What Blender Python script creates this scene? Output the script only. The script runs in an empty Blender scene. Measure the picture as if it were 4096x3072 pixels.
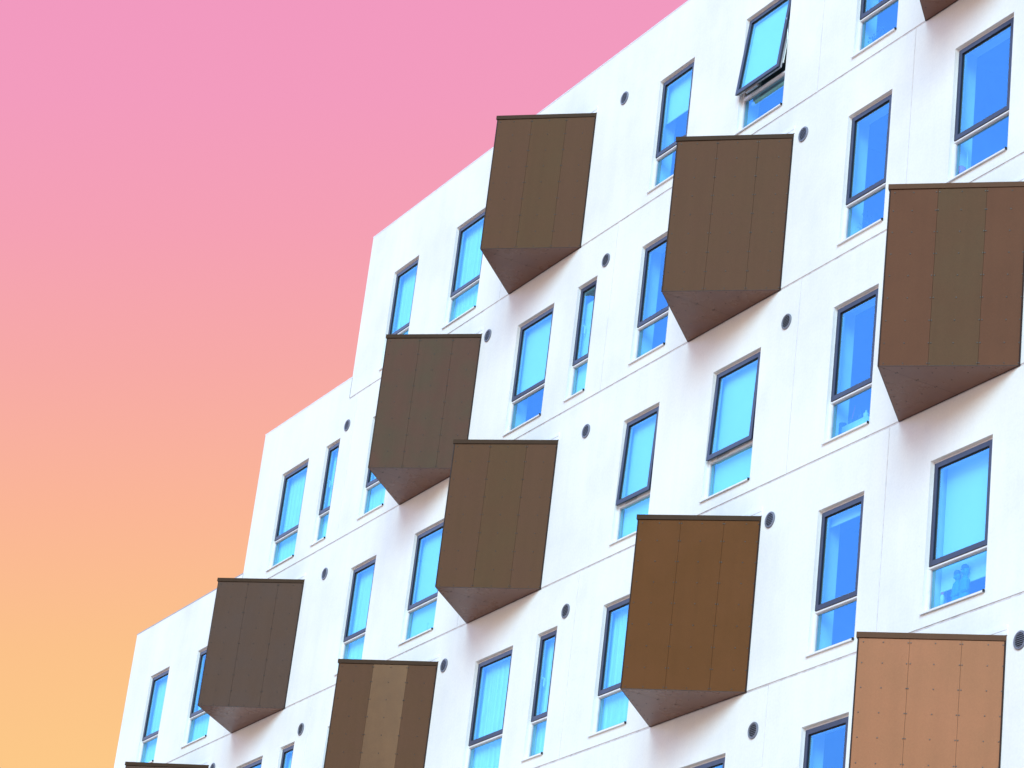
import bpy, math, random
from mathutils import Vector, Matrix
random.seed(7)
C = bpy.context.scene.collection
sc = bpy.context.scene
GZ = 1.6            # camera height above the ground
CY = -18.551        # camera distance from the facade (facade plane is y = 0)

# ------------------------------------------------------------------ materials
def mat(name):
    m = bpy.data.materials.new(name); m.use_nodes = True
    nt = m.node_tree; nt.nodes.clear()
    out = nt.nodes.new('ShaderNodeOutputMaterial')
    return m, nt, out
def N(nt, t, **kw):
    n = nt.nodes.new(t)
    for k, v in kw.items(): setattr(n, k, v)
    return n
def pbsdf(nt, out, col, rough=.5, metal=0., spec=.5):
    b = N(nt, 'ShaderNodeBsdfPrincipled')
    b.inputs['Base Color'].default_value = (*col, 1); b.inputs['Roughness'].default_value = rough
    b.inputs['Metallic'].default_value = metal; b.inputs['Specular IOR Level'].default_value = spec
    nt.links.new(b.outputs[0], out.inputs['Surface']); return b
def coords(nt, scale=(1, 1, 1)):
    g = N(nt, 'ShaderNodeNewGeometry'); mp = N(nt, 'ShaderNodeMapping'); mp.inputs['Scale'].default_value = scale
    nt.links.new(g.outputs['Position'], mp.inputs['Vector']); return mp.outputs[0]
def noise(nt, vec, scale, detail=4, rough=.55):
    n = N(nt, 'ShaderNodeTexNoise'); n.inputs['Scale'].default_value = scale
    n.inputs['Detail'].default_value = detail; n.inputs['Roughness'].default_value = rough
    nt.links.new(vec, n.inputs['Vector']); return n.outputs[0]
def ramp(nt, fac, stops):
    r = N(nt, 'ShaderNodeValToRGB'); e = r.color_ramp.elements
    while len(e) < len(stops): e.new(.5)
    for i, (p, c) in enumerate(stops): e[i].position = p; e[i].color = (*c, 1)
    nt.links.new(fac, r.inputs[0]); return r.outputs[0]
def mixc(nt, fac, a, b, mode='MIX'):
    m = N(nt, 'ShaderNodeMix', data_type='RGBA', blend_type=mode)
    for s, v in ((m.inputs[0], fac), (m.inputs[6], a), (m.inputs[7], b)):
        if isinstance(v, bpy.types.NodeSocket): nt.links.new(v, s)
        elif isinstance(v, (int, float)): s.default_value = v
        else: s.default_value = (*v, 1)
    return m.outputs[2]
def bump(nt, b, h, strength, dist):
    n = N(nt, 'ShaderNodeBump'); n.inputs['Strength'].default_value = strength; n.inputs['Distance'].default_value = dist
    nt.links.new(h, n.inputs['Height']); nt.links.new(n.outputs[0], b.inputs['Normal'])

def m_plaster():
    m, nt, out = mat('white_render')
    b = pbsdf(nt, out, (.8, .8, .8), .85, 0, .2)
    p = coords(nt)
    a = ramp(nt, noise(nt, p, .55, 5, .6), [(.30, (.765, .77, .80)), (.55, (.85, .85, .845)), (.75, (.88, .875, .865))])
    s = ramp(nt, noise(nt, coords(nt, (2.6, 1, .16)), 1.6, 5, .6), [(.36, (.965, .97, .985)), (.60, (1, 1, 1))])
    c = mixc(nt, .8, a, s, 'MULTIPLY')
    f = ramp(nt, noise(nt, p, 26, 3, .6), [(.3, (.955, .955, .96)), (.6, (1, 1, 1))])
    c = mixc(nt, 1., c, f, 'MULTIPLY')
    # a few small scuffs
    k = ramp(nt, noise(nt, coords(nt, (1.6, 1, .8)), 5.5, 2, .5), [(.18, (.62, .63, .68)), (.235, (1, 1, 1))])
    c = mixc(nt, .55, c, k, 'MULTIPLY')
    nt.links.new(c, b.inputs['Base Color'])
    bump(nt, b, noise(nt, p, 60, 3, .6), .18, .004)
    return m
def m_joint():
    m, nt, out = mat('joint_sealant')
    b = pbsdf(nt, out, (.5, .5, .5), .8)
    c = ramp(nt, noise(nt, coords(nt), 7, 4, .7), [(.3, (.46, .42, .45)), (.5, (.62, .57, .59)), (.7, (.74, .70, .70))])
    nt.links.new(c, b.inputs['Base Color']); return m
def m_plain(name, col, rough=.5, metal=0., var=.06, scale=9):
    m, nt, out = mat(name)
    b = pbsdf(nt, out, col, rough, metal)
    lo = tuple(x * (1 - var * 2) for x in col); hi = tuple(min(1, x * (1 + var)) for x in col)
    c = ramp(nt, noise(nt, coords(nt), scale, 4, .6), [(.3, lo), (.65, hi)])
    nt.links.new(c, b.inputs['Base Color']); return m
def m_copper(name, c1, c2, rough=.5, metal=.0, mott=1.6):
    m, nt, out = mat(name)
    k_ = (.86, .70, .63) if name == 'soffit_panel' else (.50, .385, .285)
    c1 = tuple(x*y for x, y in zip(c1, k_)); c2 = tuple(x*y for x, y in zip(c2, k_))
    b = pbsdf(nt, out, c1, rough, metal, .07 if metal < .1 else .2)
    p = coords(nt)
    n = noise(nt, p, mott, 5, .62)
    c = ramp(nt, n, [(.36, c1), (.62, c2)])
    g = ramp(nt, noise(nt, p, 55, 2, .6), [(.25, (.93, .93, .93)), (.75, (1.05, 1.05, 1.05))])
    c = mixc(nt, 1., c, g, 'MULTIPLY')
    st = ramp(nt, noise(nt, coords(nt, (5, 5, .35)), 1.5, 4, .6), [(.3, (.95, .95, .95)), (.6, (1.02, 1.02, 1.02))])
    c = mixc(nt, .7, c, st, 'MULTIPLY')
    nt.links.new(c, b.inputs['Base Color'])
    r = N(nt, 'ShaderNodeMapRange'); r.inputs[3].default_value = rough - .07; r.inputs[4].default_value = rough + .08
    nt.links.new(n, r.inputs[0]); nt.links.new(r.outputs[0], b.inputs['Roughness'])
    bump(nt, b, noise(nt, coords(nt, (1, 1, .5)), 1.3, 2, .5), .25, .02)
    return m
def m_glass():
    m, nt, out = mat('blue_coated_glass')
    t = N(nt, 'ShaderNodeBsdfTransparent'); t.inputs[0].default_value = (*GL_T, 1)
    g = N(nt, 'ShaderNodeBsdfGlossy'); g.inputs['Roughness'].default_value = .015; g.inputs[0].default_value = (*GL_R, 1)
    nn = N(nt, 'ShaderNodeBump'); nn.inputs['Strength'].default_value = .12; nn.inputs['Distance'].default_value = .01
    nt.links.new(noise(nt, coords(nt), 1.1, 2, .5), nn.inputs['Height']); nt.links.new(nn.outputs[0], g.inputs['Normal'])
    x = N(nt, 'ShaderNodeMixShader'); x.inputs[0].default_value = GL_F
    nt.links.new(t.outputs[0], x.inputs[1]); nt.links.new(g.outputs[0], x.inputs[2])
    df = N(nt, 'ShaderNodeBsdfDiffuse'); df.inputs[0].default_value = (.45, .74, 1.0, 1)
    x2 = N(nt, 'ShaderNodeMixShader'); x2.inputs[0].default_value = .10
    nt.links.new(x.outputs[0], x2.inputs[1]); nt.links.new(df.outputs[0], x2.inputs[2])
    nt.links.new(x2.outputs[0], out.inputs['Surface']); return m
GL_T = (.62, 1.0, 1.0); GL_R = (.06, .45, 1.0); GL_F = .25

M = {}
M['wall'] = m_plaster()
M['joint'] = m_joint()
M['white'] = m_plain('white_aluminium', (.80, .80, .83), .4, 0, .03)
M['flash'] = m_plain('white_flashing', (.84, .85, .87), .45, 0, .03)
M['navy'] = m_plain('navy_sash_paint', (.019, .025, .055), .42, 0, .1, 14)
M['black'] = m_plain('black_gasket', (.010, .010, .016), .6, 0, .05)
M['spacer'] = m_plain('grey_glazing_bead', (.42, .44, .50), .4, .2, .05)
M['grey'] = m_plain('grey_vent_metal', (.19, .20, .25), .45, .2, .08)
M['dark'] = m_plain('dark_vent_void', (.012, .014, .016), .8, 0, .1)
M['inner'] = m_plain('interior_paint', (.78, .80, .82), .8, 0, .04, 3)
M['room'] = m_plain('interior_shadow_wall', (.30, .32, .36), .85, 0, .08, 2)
M['blind'] = m_plain('pale_roller_blind', (.86, .90, .88), .9, 0, .015, 2)
M['curtain'] = m_plain('sheer_curtain', (.84, .89, .92), .9, 0, .03, 4)
M['coping'] = m_plain('grey_coping_metal', (.34, .36, .42), .45, .3, .08)
M['roof'] = m_plain('roof_felt', (.12, .12, .13), .9, 0, .2, 3)
M['arm'] = m_plain('steel_stay', (.45, .47, .48), .35, .6, .1)
M['roll'] = m_plain('beige_roll', (.55, .52, .40), .7, 0, .08)
M['edge'] = m_plain('dark_trim', (.030, .014, .012), .5, .2, .15)
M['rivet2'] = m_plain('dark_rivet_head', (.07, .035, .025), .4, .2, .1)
M['rivet'] = m_plain('rivet_head', (.032, .020, .016), .4, .4, .1)
BR = (.200, .128, .090); GR = (.135, .112, .080); RD = (.165, .100, .080)
M['c_brown'] = m_copper('brown_panel', BR, (.205, .130, .100))
M['c_olive'] = m_copper('olive_brown_panel', (.190, .132, .086), (.196, .130, .090))
M['c_red'] = m_copper('red_brown_panel', (.232, .124, .084), (.222, .122, .088))
M['c_grey'] = m_copper('grey_brown_panel', (.170, .146, .126), (.200, .136, .130), mott=1.5)
M['c_dusk'] = m_copper('smoky_brown_panel', (.172, .138, .145), (.178, .136, .132))
M['c_cap'] = m_copper('dark_cap_sheet', (.11, .078, .060), (.10, .072, .058))
M['c_refl_gold'] = m_copper('golden_reflection_panel', (.215, .136, .088), (.28, .175, .105), .34, .3, .8)  # brown panel with a golden reflection put into its base colour
M['c_refl_warm'] = m_copper('warm_reflection_panel', (.245, .118, .044), (.230, .114, .042))  # brown panel, warm reflected light mixed into the base tint
M['c_refl_orange'] = m_copper('orange_reflection_panel', (.66, .345, .215), (.62, .34, .215), .3)  # lighter orange base colour stands in for a bright warm reflection
M['c_soffit'] = m_copper('soffit_panel', (.215, .145, .12), (.20, .14, .13), .28)
M['glass'] = m_glass()

# ------------------------------------------------------------------ mesh helpers
class MB:
    def __init__(s): s.v = []; s.f = []; s.m = []
    def quad(s, a, b, c, d, m=0):
        i = len(s.v); s.v += [tuple(a), tuple(b), tuple(c), tuple(d)]; s.f.append((i, i+1, i+2, i+3)); s.m.append(m)
    def poly(s, pts, m=0):
        i = len(s.v); s.v += [tuple(p) for p in pts]; s.f.append(tuple(range(i, i+len(pts)))); s.m.append(m)
    def box(s, x0, x1, y0, y1, z0, z1, m=0):
        i = len(s.v)
        s.v += [(x, y, z) for x in (x0, x1) for y in (y0, y1) for z in (z0, z1)]
        for f in ((0, 1, 3, 2), (4, 6, 7, 5), (0, 4, 5, 1), (2, 3, 7, 6), (0, 2, 6, 4), (1, 5, 7, 3)):
            s.f.append(tuple(i+k for k in f)); s.m.append(m)
    def ring(s, x0, x1, z0, z1, w, y0, y1, m=0, wt=None, wb=None):
        wt = w if wt is None else wt; wb = w if wb is None else wb
        s.box(x0, x0+w, y0, y1, z0, z1, m); s.box(x1-w, x1, y0, y1, z0, z1, m)
        s.box(x0+w, x1-w, y0, y1, z1-wt, z1, m); s.box(x0+w, x1-w, y0, y1, z0, z0+wb, m)
    def prism(s, pts, z0, z1, m=0):      # pts in xy
        n = len(pts); i = len(s.v)
        s.v += [(x, y, z0) for x, y in pts] + [(x, y, z1) for x, y in pts]
        s.f.append(tuple(i+k for k in range(n))); s.f.append(tuple(i+n+k for k in reversed(range(n)))); s.m += [m, m]
        for k in range(n):
            s.f.append((i+k, i+(k+1) % n, i+n+(k+1) % n, i+n+k)); s.m.append(m)
    def tube(s, a, b, r0, r1=None, n=10, m=0, caps=True):
        a = Vector(a); b = Vector(b); r1 = r0 if r1 is None else r1
        d = (b-a).normalized(); u = d.orthogonal().normalized(); w = d.cross(u); i = len(s.v)
        for c, r in ((a, r0), (b, r1)):
            for k in range(n):
                t = 2*math.pi*k/n; s.v.append(tuple(c+u*math.cos(t)*r+w*math.sin(t)*r))
        for k in range(n): s.f.append((i+k, i+(k+1) % n, i+n+(k+1) % n, i+n+k)); s.m.append(m)
        if caps: s.f.append(tuple(i+k for k in range(n))); s.f.append(tuple(i+n+k for k in range(n))); s.m += [m, m]
    def rivet(s, c, nrm, r=.0085, h=.005, m=0):
        c = Vector(c); nrm = Vector(nrm).normalized(); u = nrm.orthogonal().normalized(); w = nrm.cross(u); i = len(s.v)
        for rr, hh in ((r, 0), (r*.75, h)):
            for k in range(8):
                t = 2*math.pi*k/8; s.v.append(tuple(c+u*math.cos(t)*rr+w*math.sin(t)*rr+nrm*hh))
        for k in range(8): s.f.append((i+k, i+(k+1) % 8, i+8+(k+1) % 8, i+8+k)); s.m.append(m)
        s.f.append(tuple(i+8+k for k in range(8))); s.m.append(m)
    def blob(s, c, r, m=0, n=10, k=7, bend=None):
        c = Vector(c); r = (r, r, r) if isinstance(r, (int, float)) else r; i = len(s.v)
        for a in range(k+1):
            ph = math.pi*a/k
            for b in range(n):
                t = 2*math.pi*b/n
                s.v.append((c.x+r[0]*math.sin(ph)*math.cos(t), c.y+r[1]*math.sin(ph)*math.sin(t), c.z+r[2]*math.cos(ph)))
        for a in range(k):
            for b in range(n):
                s.f.append((i+a*n+b, i+a*n+(b+1) % n, i+(a+1)*n+(b+1) % n, i+(a+1)*n+b)); s.m.append(m)
    def lathe(s, c, prof, n=14, m=0):
        c = Vector(c); i = len(s.v)
        for r, z in prof:
            for b in range(n):
                t = 2*math.pi*b/n; s.v.append((c.x+r*math.cos(t), c.y+r*math.sin(t), c.z+z))
        for a in range(len(prof)-1):
            for b in range(n):
                s.f.append((i+a*n+b, i+a*n+(b+1) % n, i+(a+1)*n+(b+1) % n, i+(a+1)*n+b)); s.m.append(m)
    def build(s, name, mats, parent=None, smooth=False, origin=None):
        me = bpy.data.meshes.new(name)
        v = s.v
        if origin is not None: v = [(a-origin[0], b-origin[1], c-origin[2]) for a, b, c in v]
        me.from_pydata(v, [], s.f); me.validate(clean_customdata=False)
        for mm in (mats if isinstance(mats, (list, tuple)) else [mats]): me.materials.append(M[mm])
        if len(me.polygons) == len(s.m): me.polygons.foreach_set('material_index', s.m)
        if smooth: me.polygons.foreach_set('use_smooth', [True]*len(me.polygons))
        me.update()
        o = bpy.data.objects.new(name, me); C.objects.link(o)
        if origin is not None: o.location = origin
        if parent is not None: o.parent = parent
        return o
def tag(o, label=None, cat=None, group=None, kind=None):
    for k, v in (('label', label), ('category', cat), ('group', group), ('kind', kind)):
        if v: o[k] = v

# ------------------------------------------------------------------ the building's grid (metres)
def J(k): return 12.39 + 2.9*k           # joint k: storey k stands on it  (k = -1 .. 4)
RIGHT = -17.0
# storey: index, left end, roof height (parapet) ; storeys 0..3 step back towards the right
EDGE = {-5: -56.9, -4: -56.9, -3: -56.9, -2: -56.9, -1: -56.9, 0: -56.83, 1: -52.934, 2: -47.514, 3: -43.636, 4: -30.4}
PAR = .435
def TOPZ(k): return J(k+1)+PAR
# windows: storey -> list of (x0, x1)
EVEN = [(-55.53, -54.33), (-53.58, -52.98), (-51.65, -50.65), (-46.32, -45.12), (-44.37, -43.77), (-42.43, -41.43),
        (-37.10, -35.90), (-35.15, -34.55), (-33.22, -32.22), (-27.86, -26.86), (-25.50, -24.30)]
ODD = [(-51.68, -50.68), (-49.24, -48.04), (-42.42, -41.42), (-39.98, -38.78), (-33.21, -32.21), (-30.78, -29.58), (-27.86, -26.86)]
EVEN_JX = [-52.46, -43.27, -34.055, -26.405]; ODD_JX = [-47.13, -37.92, -28.70]
WIN = {}
for k in range(-1, 5):
    L = (EVEN if k % 2 == 0 else ODD)
    for (a, b) in L:
        if a < EDGE[k]+.4: continue
        if k == -1 and a < -36: continue
        if k == 4 and a < -28: continue
        WIN[(k, a)] = (a, b)
BAY = {0: [-50.05, -40.80, -31.575], 1: [-46.81, -37.585, -26.215], 2: [-40.775, -31.575], 3: [-37.585, -26.2], -1: [-26.235]}
VENT = {0: [-47.45, -43.56, -38.19, -34.34, -28.98], 1: [-43.54, -34.34, -28.98], 2: [-43.53, -38.16, -34.32, -28.95],
        3: [-34.31], -1: [-28.96, -23.61]}

b_root = bpy.data.objects.new('apartment_building', None); C.objects.link(b_root); b_root.location = (0, 0, 0)
tag(b_root, 'white rendered apartment block with stepped roofline, blue windows and brown triangular bays', 'building')

# wall sheet as a height-field of cells with real grooves and openings
HOP0, HOP1 = .175, 2.16
GH = .017; GV = .0115
xs = {RIGHT}; zs = {0.0}
for k, e in EDGE.items(): xs.add(e); xs.add(e+.006)
for (k, a), (x0, x1) in WIN.items(): xs |= {x0, x1}; zs |= {J(k)+HOP0, J(k)+HOP1}
for x in EVEN_JX+ODD_JX+[-43.636, -47.514]: xs |= {x-GV, x+GV}
for k in range(-4, 6):
    zs |= {J(k)-GH, J(k)+GH}
    if J(k) > 0: zs |= {J(k)}
for k in range(0, 5): zs.add(TOPZ(k))
xs = sorted(xs); zs = sorted(z for z in zs if z >= 0)
def storey(z):
    return math.floor((z-12.39)/2.9 + 1e-9)
def sill_edge(z):       # left end of the wall at height z
    k = storey(z)
    e = EDGE.get(k, -56.9)
    # the parapet of the storey below reaches further left
    if k-1 in EDGE and z < J(k)+PAR: e = EDGE[k-1]
    return e
def depth(x, z):
    if x < sill_edge(z) or z > TOPZ(4): return None
    k = storey(z)
    if k == 5 and x < EDGE[4]: return None
    for (kk, a), (x0, x1) in WIN.items():
        if kk == k and x0 < x < x1 and J(k)+HOP0 < z < J(k)+HOP1: return None
    d = 0.
    kj = round((z-12.39)/2.9)
    if abs(z-J(kj)) < GH:
        ke = EDGE.get(kj, -56.9) if kj < 4 else -29.
        if x > ke: d = .009
    L = EVEN_JX if k % 2 == 0 else ODD_JX
    if z > J(k)+GH and z < J(k+1)-GH:
        for xj in L:
            if abs(x-xj) < GV and x > EDGE.get(k, -60)+.6: d = max(d, .008)
    for ke, lo in ((-43.636, 3), (-47.514, 2)):
        if abs(x-ke) < GV and J(lo)+GH < z < J(lo)+PAR: d = max(d, .008)
    return d
wb = MB()
nx, nz = len(xs)-1, len(zs)-1
D = [[depth((xs[i]+xs[i+1])/2, (zs[j]+zs[j+1])/2) for j in range(nz)] for i in range(nx)]
for i in range(nx):
    for j in range(nz):
        d = D[i][j]; x0, x1, z0, z1 = xs[i], xs[i+1], zs[j], zs[j+1]
        if d is None: continue
        wb.quad((x0, d, z0), (x1, d, z0), (x1, d, z1), (x0, d, z1), 1 if d > 0 else 0)
        if i+1 < nx:
            e = D[i+1][j]
            if e is not None and e != d: wb.quad((x1, d, z0), (x1, e, z0), (x1, e, z1), (x1, d, z1), 0)
        if j+1 < nz:
            e = D[i][j+1]
            if e is not None and e != d: wb.quad((x0, d, z1), (x1, d, z1), (x1, e, z1), (x0, e, z1), 0)
# reveals of the openings, ends of the storeys
for (k, a), (x0, x1) in WIN.items():
    z0, z1 = J(k)+HOP0, J(k)+HOP1
    for p in (((x0, z0), (x0, z1)), ((x0, z1), (x1, z1)), ((x1, z1), (x1, z0)), ((x1, z0), (x0, z0))):
        (ax, az), (bx, bz) = p
        wb.quad((ax, 0, az), (bx, 0, bz), (bx, .125, bz), (ax, .125, az), 0)
for k in range(-1, 5):
    zb = 0 if k == -1 else (J(k)+PAR if k > 0 else J(0))
    e = EDGE[k]
    wb.quad((e, 0, zb), (e, 0, TOPZ(k)), (e, 12, TOPZ(k)), (e, 12, zb), 0)
wb.quad((EDGE[0], 12, 0), (RIGHT, 12, 0), (RIGHT, 12, J(1)), (EDGE[0], 12, J(1)), 0)
for k in range(1, 5):
    wb.quad((EDGE[k], 12, J(k)+.0), (RIGHT, 12, J(k)), (RIGHT, 12, TOPZ(k)), (EDGE[k], 12, TOPZ(k)), 0)
wb.quad((RIGHT, 0, 0), (RIGHT, 12, 0), (RIGHT, 12, TOPZ(4)), (RIGHT, 0, TOPZ(4)), 0)
wb.build('wall', ['wall', 'joint'], b_root)
# terraces, copings
for k in range(0, 5):
    e0 = EDGE[k]; e1 = EDGE[k+1] if k < 4 else RIGHT
    rb = MB(); zt = TOPZ(k)
    rb.box(e0+.2, e1+.0 if k < 4 else e1-.01, .22, 11.98, J(k+1)-.1, J(k+1)+.05)
    rb.box(e0+.004, e1, .004, .2, zt-.42, zt-.004)
    rb.build('roof', 'roof', b_root)
    cb = MB(); cb.box(e0-.006, e1-.004, -.006, .21, zt, zt+.016); cb.box(e0-.006, e0+.2, .214, 12, zt, zt+.016)
    cb.build('coping', 'coping' if k < 2 else 'white', b_root)
# rooms behind the windows: floors, ceilings, back wall
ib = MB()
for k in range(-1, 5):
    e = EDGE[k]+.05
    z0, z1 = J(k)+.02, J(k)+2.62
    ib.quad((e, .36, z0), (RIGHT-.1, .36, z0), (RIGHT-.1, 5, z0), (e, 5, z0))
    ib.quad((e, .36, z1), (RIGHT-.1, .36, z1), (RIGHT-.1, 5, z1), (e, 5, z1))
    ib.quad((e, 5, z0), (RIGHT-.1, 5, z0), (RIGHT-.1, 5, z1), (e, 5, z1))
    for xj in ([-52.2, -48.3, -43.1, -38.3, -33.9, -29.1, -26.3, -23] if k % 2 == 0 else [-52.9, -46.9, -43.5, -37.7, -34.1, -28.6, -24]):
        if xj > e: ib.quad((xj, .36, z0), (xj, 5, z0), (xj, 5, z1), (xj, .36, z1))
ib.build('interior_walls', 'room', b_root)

# ------------------------------------------------------------------ windows
def make_window(k, x0, x1, swing=0., blind=None, curtain=False, handle=False, label=None, btop=2.13, blindy=.165, onsash=False):
    Z = J(k); w = MB()
    # white outer frame + transom + lower glazing frame
    w.ring(x0+.001, x1-.001, Z+.205, Z+2.159, .044, .058, .124, 0)
    w.box(x0+.045, x1-.045, .056, .124, Z+.762, Z+.812, 0)
    w.box(x0+.03, x1-.03, .048, .0565, Z+.766, Z+.786, 0)            # drip moulding on the transom
    w.ring(x0+.045, x1-.045, Z+.249, Z+.762, .013, .074, .110, 1)
    fr = w.build('window', ['white', 'spacer'], b_root, origin=((x0+x1)/2, .09, Z+.2))
    if label: fr['label'] = label
    inv = Matrix.Translation((-(x0+x1)/2, -.09, -(Z+.2)))
    def child(mb, name, mats, smooth=False, rot=None):
        o = mb.build(name, mats, None, smooth)
        me = o.data
        if rot:
            hz = Z+2.12; hy = .05
            R_ = Matrix.Translation((0, hy, hz)) @ Matrix.Rotation(rot, 4, 'X') @ Matrix.Translation((0, -hy, -hz))
            me.transform(R_)
        me.transform(inv); o.parent = fr; return o
    # dark sash
    s = MB(); a0, a1, b0, b1 = x0+.038, x1-.038, Z+.792, Z+2.122
    s.ring(a0, a1, b0, b1, .066, .036, .0555, 0)
    s.ring(a0+.004, a1-.004, b0+.004, b1-.004, .074, .0556, .070, 1)      # gasket line
    s.ring(a0+.012, a1-.012, b0+.012, b1-.012, .078, .0702, .100, 2)      # pale inner leaf of the sash
    if swing:
        s.box(a0+.2, a0+.5, .085, .12, b0-.02, b0+.012, 2)
    rot = -math.asin(swing/1.33) if swing else None
    child(s, 'sash', ['navy', 'black', 'spacer'], rot=rot)
    g = MB(); g.quad((a0+.07, .062, b0+.07), (a1-.07, .062, b0+.07), (a1-.07, .062, b1-.07), (a0+.07, .062, b1-.07))
    child(g, 'pane', 'glass', rot=rot)
    g = MB(); g.quad((x0+.052, .088, Z+.256), (x1-.052, .088, Z+.256), (x1-.052, .088, Z+.760), (x0+.052, .088, Z+.760))
    child(g, 'pane', 'glass')
    # sill
    q = MB(); zs_ = Z+.19
    prof = [(-.030, zs_-.014), (-.030, zs_+.006), (.058, zs_+.024), (.058, zs_-.010), (-.024, zs_-.014)]
    L0, L1 = x0-.012, x1-.012
    q2 = len(q.v)
    for X in (L0, L1): q.v += [(X, y, z) for y, z in prof]
    n = len(prof)
    for i in range(n): q.f.append((q2+i, q2+(i+1) % n, q2+n+(i+1) % n, q2+n+i)); q.m.append(0)
    q.f.append(tuple(q2+i for i in range(n))); q.f.append(tuple(q2+n+i for i in range(n))); q.m += [0, 0]
    q.box(x1-.0115, x1-.002, -.031, .0, zs_-.014, zs_+.020, 1)
    child(q, 'sill', ['white', 'black'])
    # inner reveal
    r = MB(); y0, y1 = .124, .355
    for p in (((x0, Z+.2), (x0, Z+2.16)), ((x0, Z+2.16), (x1, Z+2.16)), ((x1, Z+2.16), (x1, Z+.2)), ((x1, Z+.2), (x0, Z+.2))):
        (ax, az), (bx, bz) = p
        r.quad((ax, y0, az), (bx, y0, bz), (bx, y1, bz), (ax, y1, az))
    child(r, 'inner_reveal', 'inner')
    r = MB(); r.box(x0+.004, x1-.004, .126, .352, Z+.215, Z+.2398)
    child(r, 'window_board', 'inner')
    if blind is not None:
        b = MB(); b.box(x0+.035, x1-.035, blindy, blindy+.004, Z+blind, Z+btop)
        b.tube((x0+.035, blindy, Z+blind), (x1-.035, blindy, Z+blind), .010, n=8)
        child(b, 'blind', 'blind', rot=rot if onsash else None)
    if curtain:
        b = MB(); n = 48; pts = []
        ph = random.random()*6
        for i in range(n+1):
            t = i/n; X = x0+.02+(x1-x0-.04)*t
            pts.append((X, .18+.007*math.sin(ph+t*(x1-x0)*46)+.005*math.sin(ph*2+t*(x1-x0)*83)))
        for i in range(n):
            (ax, ay), (bx, by) = pts[i], pts[i+1]
            b.quad((ax, ay, Z+.22), (bx, by, Z+.22), (bx, by, Z+2.14), (ax, ay, Z+2.14))
        child(b, 'curtain', 'curtain', smooth=True)
    if handle:
        b = MB(); xm = x0+.17
        b.tube((xm, .112, Z+1.33), (xm, .112, Z+1.46), .011, n=8); b.tube((xm, .085, Z+1.46), (xm-.03, .125, Z+1.46), .010, n=8)
        child(b, 'handle', 'white')
    return fr

OPT = {  # (storey, x0) -> options
 (3, -33.21): dict(blind=1.43, btop=2.13), (3, -30.78): dict(swing=.137, blind=.90, btop=2.06, blindy=.108, onsash=True, label='blue window tilted open at the bottom on steel stays'),
 (3, -39.98): dict(blind=1.75), (3, -42.42): dict(curtain=True),
 (2, -35.15): dict(blind=.2, btop=1.90, handle=True), (2, -46.32): dict(curtain=True), (2, -44.37): dict(curtain=True, handle=True), (2, -42.43): dict(curtain=True),
 (1, -33.21): dict(swing=.045, blind=.2, label='window set slightly ajar with a pale blind down'),
 (1, -30.78): dict(swing=.045, blind=.2, label='window set slightly ajar with a full pale blind'),
 (1, -51.68): dict(curtain=True), (1, -49.24): dict(curtain=True), (1, -42.42): dict(curtain=True), (1, -39.98): dict(blind=1.45),
 (0, -25.50): dict(blind=.52, blindy=.235, label='window with a pale blind lowered over most of it'),
 (0, -27.86): dict(blind=1.96), (0, -35.15): dict(curtain=True, handle=True), (0, -37.10): dict(curtain=True), (0, -33.22): dict(curtain=True),
 (0, -44.37): dict(curtain=True), (0, -46.32): dict(curtain=True),
 (2, -37.10): dict(blind=.9), (1, -39.98): dict(blind=.2), (3, -39.98): dict(curtain=True), (0, -42.43): dict(curtain=True), (-1, -30.78): dict(curtain=True), (-1, -33.21): dict(curtain=True),
}
for (k, a), (x0, x1) in WIN.items():
    make_window(k, x0, x1, **OPT.get((k, a), {}))
# steel stay and blind roll of the open window
wopen = [o for o in C.objects if o.name.startswith('window') and o.get('label', '').startswith('blue window tilted')][0]
Z = J(3)
b = MB(); b.box(-29.640, -29.628, -.02, .062, Z+1.62, Z+1.655)
for p in (((-29.634, .055, Z+1.05), (-29.634, .0, Z+1.60)), ((-29.634, .055, Z+1.75), (-29.634, -.025, Z+1.30))):
    b.tube(p[0], p[1], .009, n=6)
o = b.build('stay_arm', 'arm'); o.data.transform(Matrix.Translation((30.18, -.09, -(Z+.2)))); o.parent = wopen
b = MB(); b.tube((-30.62, .150, Z+.69), (-29.66, .150, Z+.69), .034, n=14)
o = b.build('blind_roll', 'roll', smooth=False); o.data.transform(Matrix.Translation((30.18, -.09, -(Z+.2)))); o.parent = wopen

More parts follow.
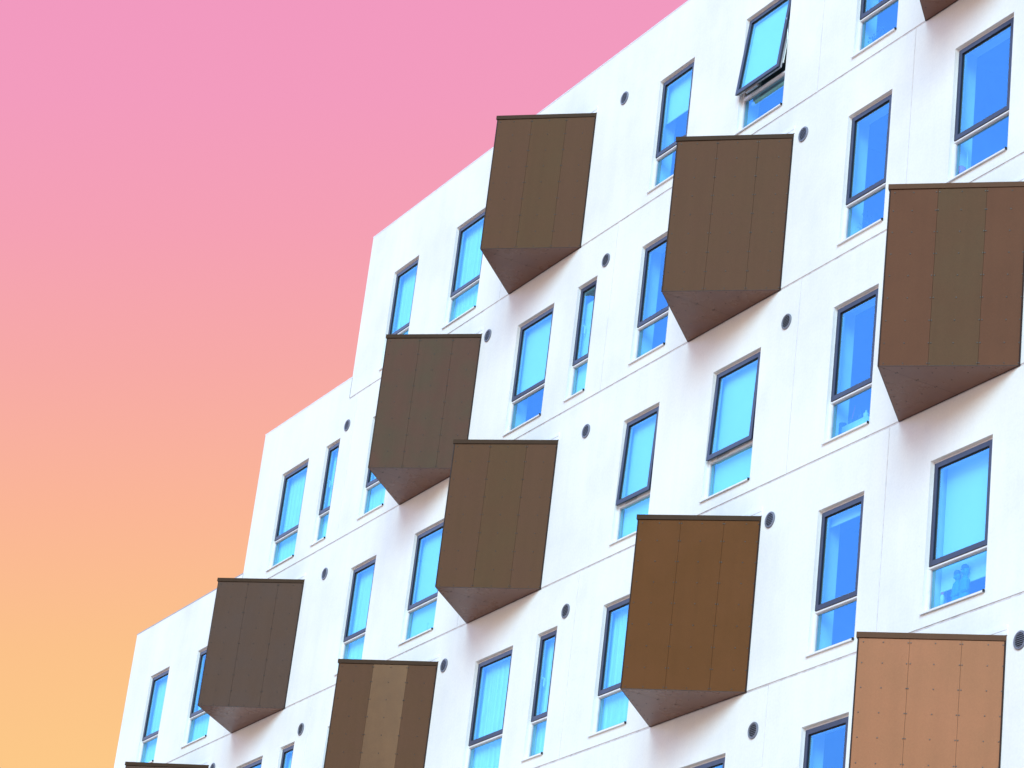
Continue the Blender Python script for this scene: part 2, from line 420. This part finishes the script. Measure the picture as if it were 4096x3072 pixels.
# ------------------------------------------------------------------ triangular bays
W, OUT, HB = 2.365, 1.195, 2.385
def make_bay(k, x0, mats, tilt=(0, 0, 0), label=None):
    Z = J(k)
    B = Vector((x0+W, 0)); Cc = Vector((x0+W/2, -OUT)); A = Vector((x0, 0))
    u = (B-Cc); Lf = u.length; u.normalize(); n = Vector((u.y, -u.x))       # outward normal of the right face
    if n.y > 0: n = -n
    ul = (A-Cc).normalized(); nl = Vector((-ul.y, ul.x)); 
    if nl.y > 0: nl = -nl
    # body core
    c = MB(); ins = .022
    c.prism([(A.x+.02, -.002), (B.x-.02, -.002), (Cc.x, Cc.y+.03)], Z+.012, Z+HB-.002)
    bay = c.build('bay', 'c_cap', b_root, origin=(Cc.x, -.4, Z))
    if label: bay['label'] = label
    inv = Matrix.Translation((-Cc.x, .4, -Z))
    def ch(mb, name, mats_, **kw):
        o = mb.build(name, mats_, None, **kw); o.data.transform(inv); o.parent = bay; return o
    seams = [0.012, .5965, 1.187, Lf-.006]
    cols = [[.064, .297, .5805], [.611, .889, 1.1725], [1.2015, 1.488, 1.655]]
    rows = [.035, .30, .60, .90, 1.20, 1.495, 1.79, 2.085, 2.335]
    zb, zt = Z+.006, Z+HB-.006
    def P(s, z, off=0.):
        q = Cc+u*s+n*off; return Vector((q.x, q.y, z))
    for i in range(3):
        m = MB(); s0, s1 = seams[i]+.0016, seams[i+1]-.0016
        ti = tilt[i]
        # sheet folded back at its edges, very slightly dished between rivets
        f0 = [P(s0, zb, 0), P(s1, zb, 0), P(s1, zt, ti), P(s0, zt, ti)]
        k0 = [P(s0, zb, -.018), P(s1, zb, -.018), P(s1, zt, ti-.018), P(s0, zt, ti-.018)]
        m.quad(*f0)
        for a_ in range(4): m.quad(f0[a_], f0[(a_+1) % 4], k0[(a_+1) % 4], k0[a_])
        for s in cols[i]:
            for r in rows:
                jx = random.uniform(-.006, .006)
                m.rivet(P(s+jx, Z+r, .0005+ti*r/2.36), (n.x, n.y, 0), .0095, .006, 1)
        ch(m, 'cladding_panel', [mats[i], 'rivet2' if mats[i] == 'c_refl_orange' else 'rivet'])
    # hidden glazed left face
    g = MB()
    def Q(s, z, off=0.):
        q = Cc+ul*s+nl*off; return Vector((q.x, q.y, z))
    g.quad(Q(.03, Z+.01), Q(.22, Z+.01), Q(.22, Z+HB-.01), Q(.03, Z+HB-.01)); g.quad(Q(1.5, Z+.01), Q(Lf-.03, Z+.01), Q(Lf-.03, Z+HB-.01), Q(1.5, Z+HB-.01))
    g.quad(Q(.22, Z+.01), Q(1.5, Z+.01), Q(1.5, Z+.3), Q(.22, Z+.3)); g.quad(Q(.22, Z+2.16), Q(1.5, Z+2.16), Q(1.5, Z+HB-.01), Q(.22, Z+HB-.01))
    ch(g, 'cladding_panel', mats[0])
    g = MB(); g.quad(Q(.23, Z+.31, -.004), Q(1.49, Z+.31, -.004), Q(1.49, Z+2.15, -.004), Q(.23, Z+2.15, -.004))
    ch(g, 'pane', 'glass')
    # soffit: two sheets meeting on a seam from the point to the wall
    m = MB(); zs_ = Z
    xm = x0+W/2
    m.poly([(A.x+.012, -.006, zs_), (xm-.002, -.006, zs_), (xm-.002, -OUT+.010, zs_)])
    m.poly([(xm+.002, -.006, zs_), (B.x-.012, -.006, zs_), (xm+.002, -OUT+.010, zs_)])
    rv = [(1.01, .96), (.87, .81), (.73, .66), (.58, .51), (.42, .35), (.28, .21), (.89, .61), (.58, .32), (.89, .32),
          (1.33, .95), (1.47, .81), (1.62, .66), (1.78, .51), (1.93, .36), (2.07, .22), (1.48, .61), (1.78, .31), (1.48, .32)]
    for y in (1.10, .92, .61, .33): rv += [(1.165, y), (1.20, y)] if y < 1.05 else [(1.18, y)]
    for (a_, y) in rv: m.rivet((x0+a_, -y, zs_-.0005), (0, 0, -1), .0095, .003, 1)
    ch(m, 'soffit', ['c_soffit', 'rivet'])
    # folded corner trims
    t = MB()
    t.tube((Cc.x, Cc.y+.004, Z+.0), (Cc.x, Cc.y+.004, Z+HB), .009, n=8)
    t.box(B.x-.006, B.x+.010, -.016, -.001, Z-.004, Z+HB)
    t.tube((x0+.01, -.004, Z+.003), (x0+W-.006, -.004, Z+.003), .008, n=6)
    t.tube((Cc.x, Cc.y, Z+.002), (B.x-.004, -.004, Z+.002), .004, n=6)
    t.tube((Cc.x, Cc.y, Z+.002), (A.x+.004, -.004, Z+.002), .004, n=6)
    ch(t, 'edge_trim', 'edge')
    # cap
    e = .014
    cp = MB(); cp.prism([(A.x-.012, -.002), (B.x+.012, -.002), (Cc.x+.0, Cc.y-.026)], Z+HB, Z+HB+.066)
    ch(cp, 'cap', [mats[3] if len(mats) > 3 else 'c_cap'])
    f = MB(); f.box(x0+.0, x0+W+.028, -.014, -.001, Z+HB+.067, Z+HB+.128); f.box(x0, x0+W+.028, -.019, -.001, Z+HB+.1285, Z+HB+.186)
    for i in range(6): f.rivet((x0+W-.03-i*.38, -.020, Z+HB+.16), (0, -1, 0), .006, .003)
    ch(f, 'flashing', 'flash')
    return bay

make_bay(3, -37.585, ['c_brown', 'c_olive', 'c_brown'])
make_bay(3, -26.2, ['c_red', 'c_brown', 'c_brown'])
make_bay(2, -40.775, ['c_grey', 'c_grey', 'c_grey'])
make_bay(2, -31.575, ['c_brown', 'c_brown', 'c_brown'])
make_bay(1, -46.81, ['c_dusk', 'c_dusk', 'c_dusk'])
make_bay(1, -37.585, ['c_brown', 'c_olive', 'c_brown'])
make_bay(1, -26.215, ['c_red', 'c_olive', 'c_red', 'c_brown'], label='bay clad in red brown and olive brown metal panels')
make_bay(0, -50.05, ['c_dusk', 'c_dusk', 'c_dusk'])
make_bay(0, -40.80, ['c_brown', 'c_refl_gold', 'c_brown'], label='bay with a golden reflection coloured into its middle panel')
make_bay(0, -31.575, ['c_refl_warm', 'c_refl_warm', 'c_refl_warm'], label='bay clad in brown metal panels with a warm reflection coloured in')
make_bay(-1, -26.235, ['c_refl_orange', 'c_refl_orange', 'c_refl_orange', 'c_brown'], label='bay clad in brown metal panels with a bright orange reflection coloured in and visible rivets')

# ------------------------------------------------------------------ round vents
for k, L in VENT.items():
    for x in L:
        zc = J(k)+2.335; R0 = .113
        m = MB(); n = 28
        prof = [(R0, -.001), (R0, -.014), (R0-.008, -.020), (R0-.022, -.020), (R0-.026, -.012), (R0-.026, .0)]
        for a in range(n):
            t0, t1 = 2*math.pi*a/n, 2*math.pi*(a+1)/n
            for (r0, y0), (r1, y1) in zip(prof, prof[1:]):
                m.quad((x+r0*math.cos(t0), y0, zc+r0*math.sin(t0)), (x+r0*math.cos(t1), y0, zc+r0*math.sin(t1)),
                       (x+r1*math.cos(t1), y1, zc+r1*math.sin(t1)), (x+r1*math.cos(t0), y1, zc+r1*math.sin(t0)))
        v = m.build('vent', 'grey', b_root, origin=(x, -.01, zc))
        inv = Matrix.Translation((-x, .01, -zc))
        m = MB(); m.poly([(x+(R0-.024)*math.cos(2*math.pi*a/n), -.003, zc+(R0-.024)*math.sin(2*math.pi*a/n)) for a in range(n)], 1)
        for i in range(7):
            h = (i-3)*.0245; hw = math.sqrt(max(.0001, (R0-.027)**2-h*h))
            m.poly([(x-hw, -.016, zc+h-.005), (x+hw, -.016, zc+h-.005), (x+hw, -.008, zc+h+.003), (x-hw, -.008, zc+h+.003)], 0)
            m.poly([(x-hw, -.016, zc+h-.005), (x+hw, -.016, zc+h-.005), (x+hw, -.016, zc+h+.001), (x-hw, -.016, zc+h+.001)], 0)
        o = m.build('louvre', ['grey', 'dark']); o.data.transform(inv); o.parent = v

# ------------------------------------------------------------------ things on the inner sills
M['pot'] = m_plain('white_pot', (.75, .75, .76), .5)
M['leaf'] = m_plain('dark_leaf', (.03, .07, .04), .6, 0, .3)
M['stone'] = m_plain('pale_figurine', (.02, .26, .34), .6, 0, .12, 30)
M['stone2'] = m_plain('dark_mask', (.01, .09, .20), .6, 0, .12, 30)
M['pinkl'] = m_plain('pink_plastic', (.75, .12, .30), .5)
M['dcup'] = m_plain('dark_cup', (.03, .05, .12), .4)
SZ = .215
def figurine(x, y, z, h, label):
    e = bpy.data.objects.new('figurine', None); C.objects.link(e); e.location = (x, y, z); tag(e, label, 'figurine', 'figurines on the window sill')
    m = MB(); s = h/.36
    m.lathe((0, 0, 0), [(.001, 0), (.062*s, 0), (.066*s, .03*s), (.055*s, .10*s), (.060*s, .17*s), (.052*s, .215*s), (.028*s, .235*s), (.026*s, .25*s), (.001, .255*s)], 14)
    m.blob((0, 0, .295*s), (.042*s, .045*s, .052*s), 0)
    for sx in (-1, 1):
        m.tube((sx*.055*s, 0, .20*s), (sx*.068*s, -.02*s, .11*s), .020*s, .017*s, 8); m.tube((sx*.068*s, -.02*s, .11*s), (sx*.02*s, -.062*s, .09*s), .017*s, .014*s, 8)
        m.blob((sx*.044*s, 0, .30*s), (.008*s, .012*s, .016*s), 0, 8, 5)
    m.blob((0, -.045*s, .275*s), (.020*s, .016*s, .016*s), 0, 8, 5)
    m.build('figure', 'stone', e, smooth=True)
    m = MB(); m.blob((0, -.008*s, .325*s), (.045*s, .046*s, .030*s), 0)
    for sx in (-1, 1): m.blob((sx*.016*s, -.044*s, .302*s), (.010*s, .008*s, .007*s), 0, 8, 5)
    m.build('cap', 'stone2', e, smooth=True)
    e.scale = (.82, .72, .97)
figurine(-25.07, .178, J(0)+.24, .47, 'pale ape-like figurine on the left of the pair behind the lower right window')
figurine(-24.925, .178, J(0)+.24, .51, 'taller pale figurine on the right of the pair behind the lower right window')
def thing(name, label, cat, loc, builders, group=None):
    e = bpy.data.objects.new(name, None); C.objects.link(e); e.location = loc; tag(e, label, cat, group)
    for pn, mt, fn in builders:
        m = MB(); fn(m); m.build(pn, mt, e, smooth=True)
thing('bottle', 'small white bottle with pink cap at the left of the window with figurines', 'bottle', (-25.38, .20, J(0)+.30),
      [('body', 'pot', lambda m: m.lathe((0, 0, 0), [(.001, 0), (.03, 0), (.03, .12), (.02, .15), (.014, .16)])), ('lid', 'pinkl', lambda m: m.lathe((0, 0, .16), [(.018, 0), (.018, .03), (.001, .03)]))])
def plant(x, k, label, h, spread, n, kind):
    def pot(m): m.lathe((0, 0, 0), [(.001, 0), (.05, 0), (.065, .09), (.058, .09), (.05, .08), (.001, .08)])
    def leaves(m):
        rnd = random.Random(int(x*10))
        for i in range(n):
            a = rnd.uniform(0, 6.28); el = rnd.uniform(.2, 1.5); L = h*rnd.uniform(.5, 1)
            d = Vector((math.cos(a)*math.cos(el)*spread, math.sin(a)*math.cos(el)*min(spread, .35), math.sin(el)))*L
            p = Vector((0, 0, .08)); q = p+d
            if abs(q.y) > .09: q.y *= .09/abs(q.y)
            m.tube(p, q, .003, .002, 5)
            for j in range(4):
                c = p.lerp(q, .45+.18*j); r = .022 if kind else .016
                w = Vector((rnd.uniform(-1, 1), rnd.uniform(-.5, .5), rnd.uniform(-.6, 1))).normalized()*r*1.8
                s_ = w.orthogonal().normalized()*r*.7
                m.quad(c, c+w*.5+s_, c+w, c+w*.5-s_)
    thing('potted_plant', label, 'plant', (x, .235, J(k)+.24), [('pot', 'pot', pot), ('foliage', 'leaf', leaves)], 'plants on the window sills')
plant(-27.60, 3, 'round leafy potted plant behind the lower pane of the topmost right window', .30, .9, 60, 1)
plant(-27.55, 2, 'thin branching potted plant behind the lower pane, above the red brown bay', .42, .8, 16, 0)
def pbox(m): m.box(-.27, .27, -.06, .06, 0, .20)
thing('sill_box', 'long pale box on the sill behind the lower pane left of the red brown bay', 'box', (-27.45, .235, J(1)+.24), [('body', 'pot', pbox)])
thing('cup', 'dark cup on the sill at the left of the long pale box', 'cup', (-27.775, .22, J(1)+.24), [('body', 'dcup', lambda m: m.lathe((0, 0, 0), [(.001, 0), (.045, 0), (.05, .28), (.043, .28), (.001, .02)]))])
for i, (dx, h, c, lb) in enumerate([(-.16, .13, 'dcup', 'dark jar holding a pink stick on the long pale box'), (.06, .15, 'dcup', 'dark bottle in the middle of the long pale box'), (.17, .12, 'pot', 'small pale bottle at the right of the long pale box')]):
    bl = [('body', c, lambda m, h=h: m.lathe((0, 0, 0), [(.001, 0), (.035, 0), (.037, h*.6), (.014, h*.8), (.014, h), (.001, h)]))]
    if i == 0: bl.append(('stick', 'pinkl', lambda m: m.tube((0, 0, .05), (.07, 0, .27), .006, n=6)))
    thing('bottle', lb, 'bottle', (-27.45+dx, .235, J(1)+.4402), bl, 'bottles on the sill box')
thing('ball', 'pink ball on the sill of the large upper right window', 'ball', (-25.49, .20, J(2)+.35), [('body', 'pinkl', lambda m: m.blob((0, 0, .075), .075))])
thing('candle', 'thin white candle stick on the sill of the large upper right window', 'candle', (-25.40, .22, J(2)+.24), [('body', 'pot', lambda m: (m.lathe((0, 0, 0), [(.001, 0), (.03, 0), (.03, .012), (.008, .02), (.008, .44), (.001, .45)])))])
thing('cup', 'small white cup at the right end of the sill behind the middle left bay', 'cup', (-39.33, .2, J(1)+.28), [('body', 'pot', lambda m: m.lathe((0, 0, 0), [(.001, 0), (.045, 0), (.055, .18), (.05, .18), (.001, .02)]))])

# ------------------------------------------------------------------ ground
m, nt, out = mat('paving'); bs = pbsdf(nt, out, (.4, .36, .3), .85)
c = ramp(nt, noise(nt, coords(nt), .35, 6, .6), [(.3, (.62, .50, .37)), (.7, (.76, .62, .46))])
bk = N(nt, 'ShaderNodeTexBrick'); bk.inputs['Scale'].default_value = 1.4; nt.links.new(coords(nt), bk.inputs['Vector'])
bk.inputs['Color1'].default_value = (1, 1, 1, 1); bk.inputs['Color2'].default_value = (.93, .93, .93, 1); bk.inputs['Mortar'].default_value = (.6, .6, .6, 1)
nt.links.new(mixc(nt, 1., c, bk.outputs[0], 'MULTIPLY'), bs.inputs['Base Color']); M['ground'] = m
g = MB(); g.quad((-1500, -1500, 0), (1500, -1500, 0), (1500, 1500, 0), (-1500, 1500, 0))
gr = g.build('ground', 'ground'); tag(gr, kind='structure')

# ------------------------------------------------------------------ sky
EXPO = .56
SUN = Vector((.62, -.64, .50)).normalized()
el = math.asin(SUN.z); az = math.atan2(SUN.x, SUN.y)
w = bpy.data.worlds.new('World'); sc.world = w; w.use_nodes = True
nt = w.node_tree; nt.nodes.clear()
out = N(nt, 'ShaderNodeOutputWorld')
tc = N(nt, 'ShaderNodeTexCoord'); DIR = tc.outputs['Generated']
def dot(v):
    n = N(nt, 'ShaderNodeVectorMath', operation='DOT_PRODUCT'); nt.links.new(DIR, n.inputs[0]); n.inputs[1].default_value = v; return n.outputs['Value']
def smooth(s, a, b, lo=0., hi=1.):
    n = N(nt, 'ShaderNodeMapRange', interpolation_type='SMOOTHSTEP'); nt.links.new(s, n.inputs[0])
    for i, v in enumerate((a, b, lo, hi)): n.inputs[i+1].default_value = v
    return n.outputs[0]
def lin(c):
    return tuple(((x/255+.055)/1.055)**2.4 if x/255 > .04045 else x/255/12.92 for x in c)
# dusk gradient, graded along the camera's up axis
UP = (.292444, -.28574728, .91259246)
t = smooth(dot(UP), -.135, .135); t.node.interpolation_type = 'LINEAR'
grad = ramp(nt, t, [(0., lin((253, 201, 136))), (.155, lin((252, 194, 139))), (.33, lin((251, 182, 150))), (.52, lin((247, 170, 166))), (.70, lin((245, 161, 180))), (.88, lin((243, 156, 190))), (1., lin((242, 154, 192)))])
sky = N(nt, 'ShaderNodeTexSky', sky_type='NISHITA', sun_disc=False, sun_elevation=el, sun_rotation=az)
skyc = mixc(nt, 1., sky.outputs[0], (.05, .05, .05), 'MULTIPLY')
def scale(c, k): return mixc(nt, 1., c, (k, k, k), 'MULTIPLY')
front = mixc(nt, 1., skyc, (.12, .10, .10), 'ADD')
back = scale(grad, 1/2**EXPO)
# blue patch of sky that the windows mirror
col = mixc(nt, smooth(dot(Vector((-.81, -.42, .38)).normalized()), .91, .975), front, (.95, 1.36, 2.6))
# warm band added along the horizon to light the shaded undersides
hz = smooth(dot((0, 0, 1)), 0., .34, 1., 0.)
col = mixc(nt, hz, col, (1.0, .76, .50))
# warm glow low down, front right
gd = Vector((math.sin(math.radians(50))*math.cos(math.radians(6)), -math.cos(math.radians(50))*math.cos(math.radians(6)), math.sin(math.radians(6))))
gl = smooth(dot(gd), math.cos(math.radians(26)), math.cos(math.radians(6)))
col = mixc(nt, gl, col, (1.5, .95, .55))
col = mixc(nt, smooth(dot((0, 1, 0)), -.05, .10), col, back)
bg = N(nt, 'ShaderNodeBackground'); nt.links.new(col, bg.inputs[0]); bg.inputs[1].default_value = 1.
nt.links.new(bg.outputs[0], out.inputs[0])
ld = bpy.data.lights.new('sun', 'SUN'); ld.energy = 2.45; ld.angle = math.radians(36); ld.color = (.50, .83, 1.0)
lo = bpy.data.objects.new('sun', ld); C.objects.link(lo); lo.rotation_euler = (-SUN).to_track_quat('-Z', 'Y').to_euler()

# ------------------------------------------------------------------ camera
cd = bpy.data.cameras.new('camera'); cam = bpy.data.objects.new('camera', cd); C.objects.link(cam)
Rt = Vector((.48796385, .8653117, .1145729)); Upv = Vector(UP); Fw = Vector((-.82241583, .41180597, .39248955))
mw = Matrix((( Rt.x, Upv.x, -Fw.x, 0), (Rt.y, Upv.y, -Fw.y, CY), (Rt.z, Upv.z, -Fw.z, GZ), (0, 0, 0, 1)))
cam.matrix_world = mw
cd.sensor_width = 36; cd.lens = 36*5983.363/2212; cd.clip_start = .1; cd.clip_end = 5000
sc.camera = cam
sc.view_settings.view_transform = 'Standard'; sc.view_settings.look = 'None'; sc.view_settings.exposure = EXPO; sc.view_settings.gamma = 1
sc.cycles.max_bounces = 8; sc.cycles.transparent_max_bounces = 12
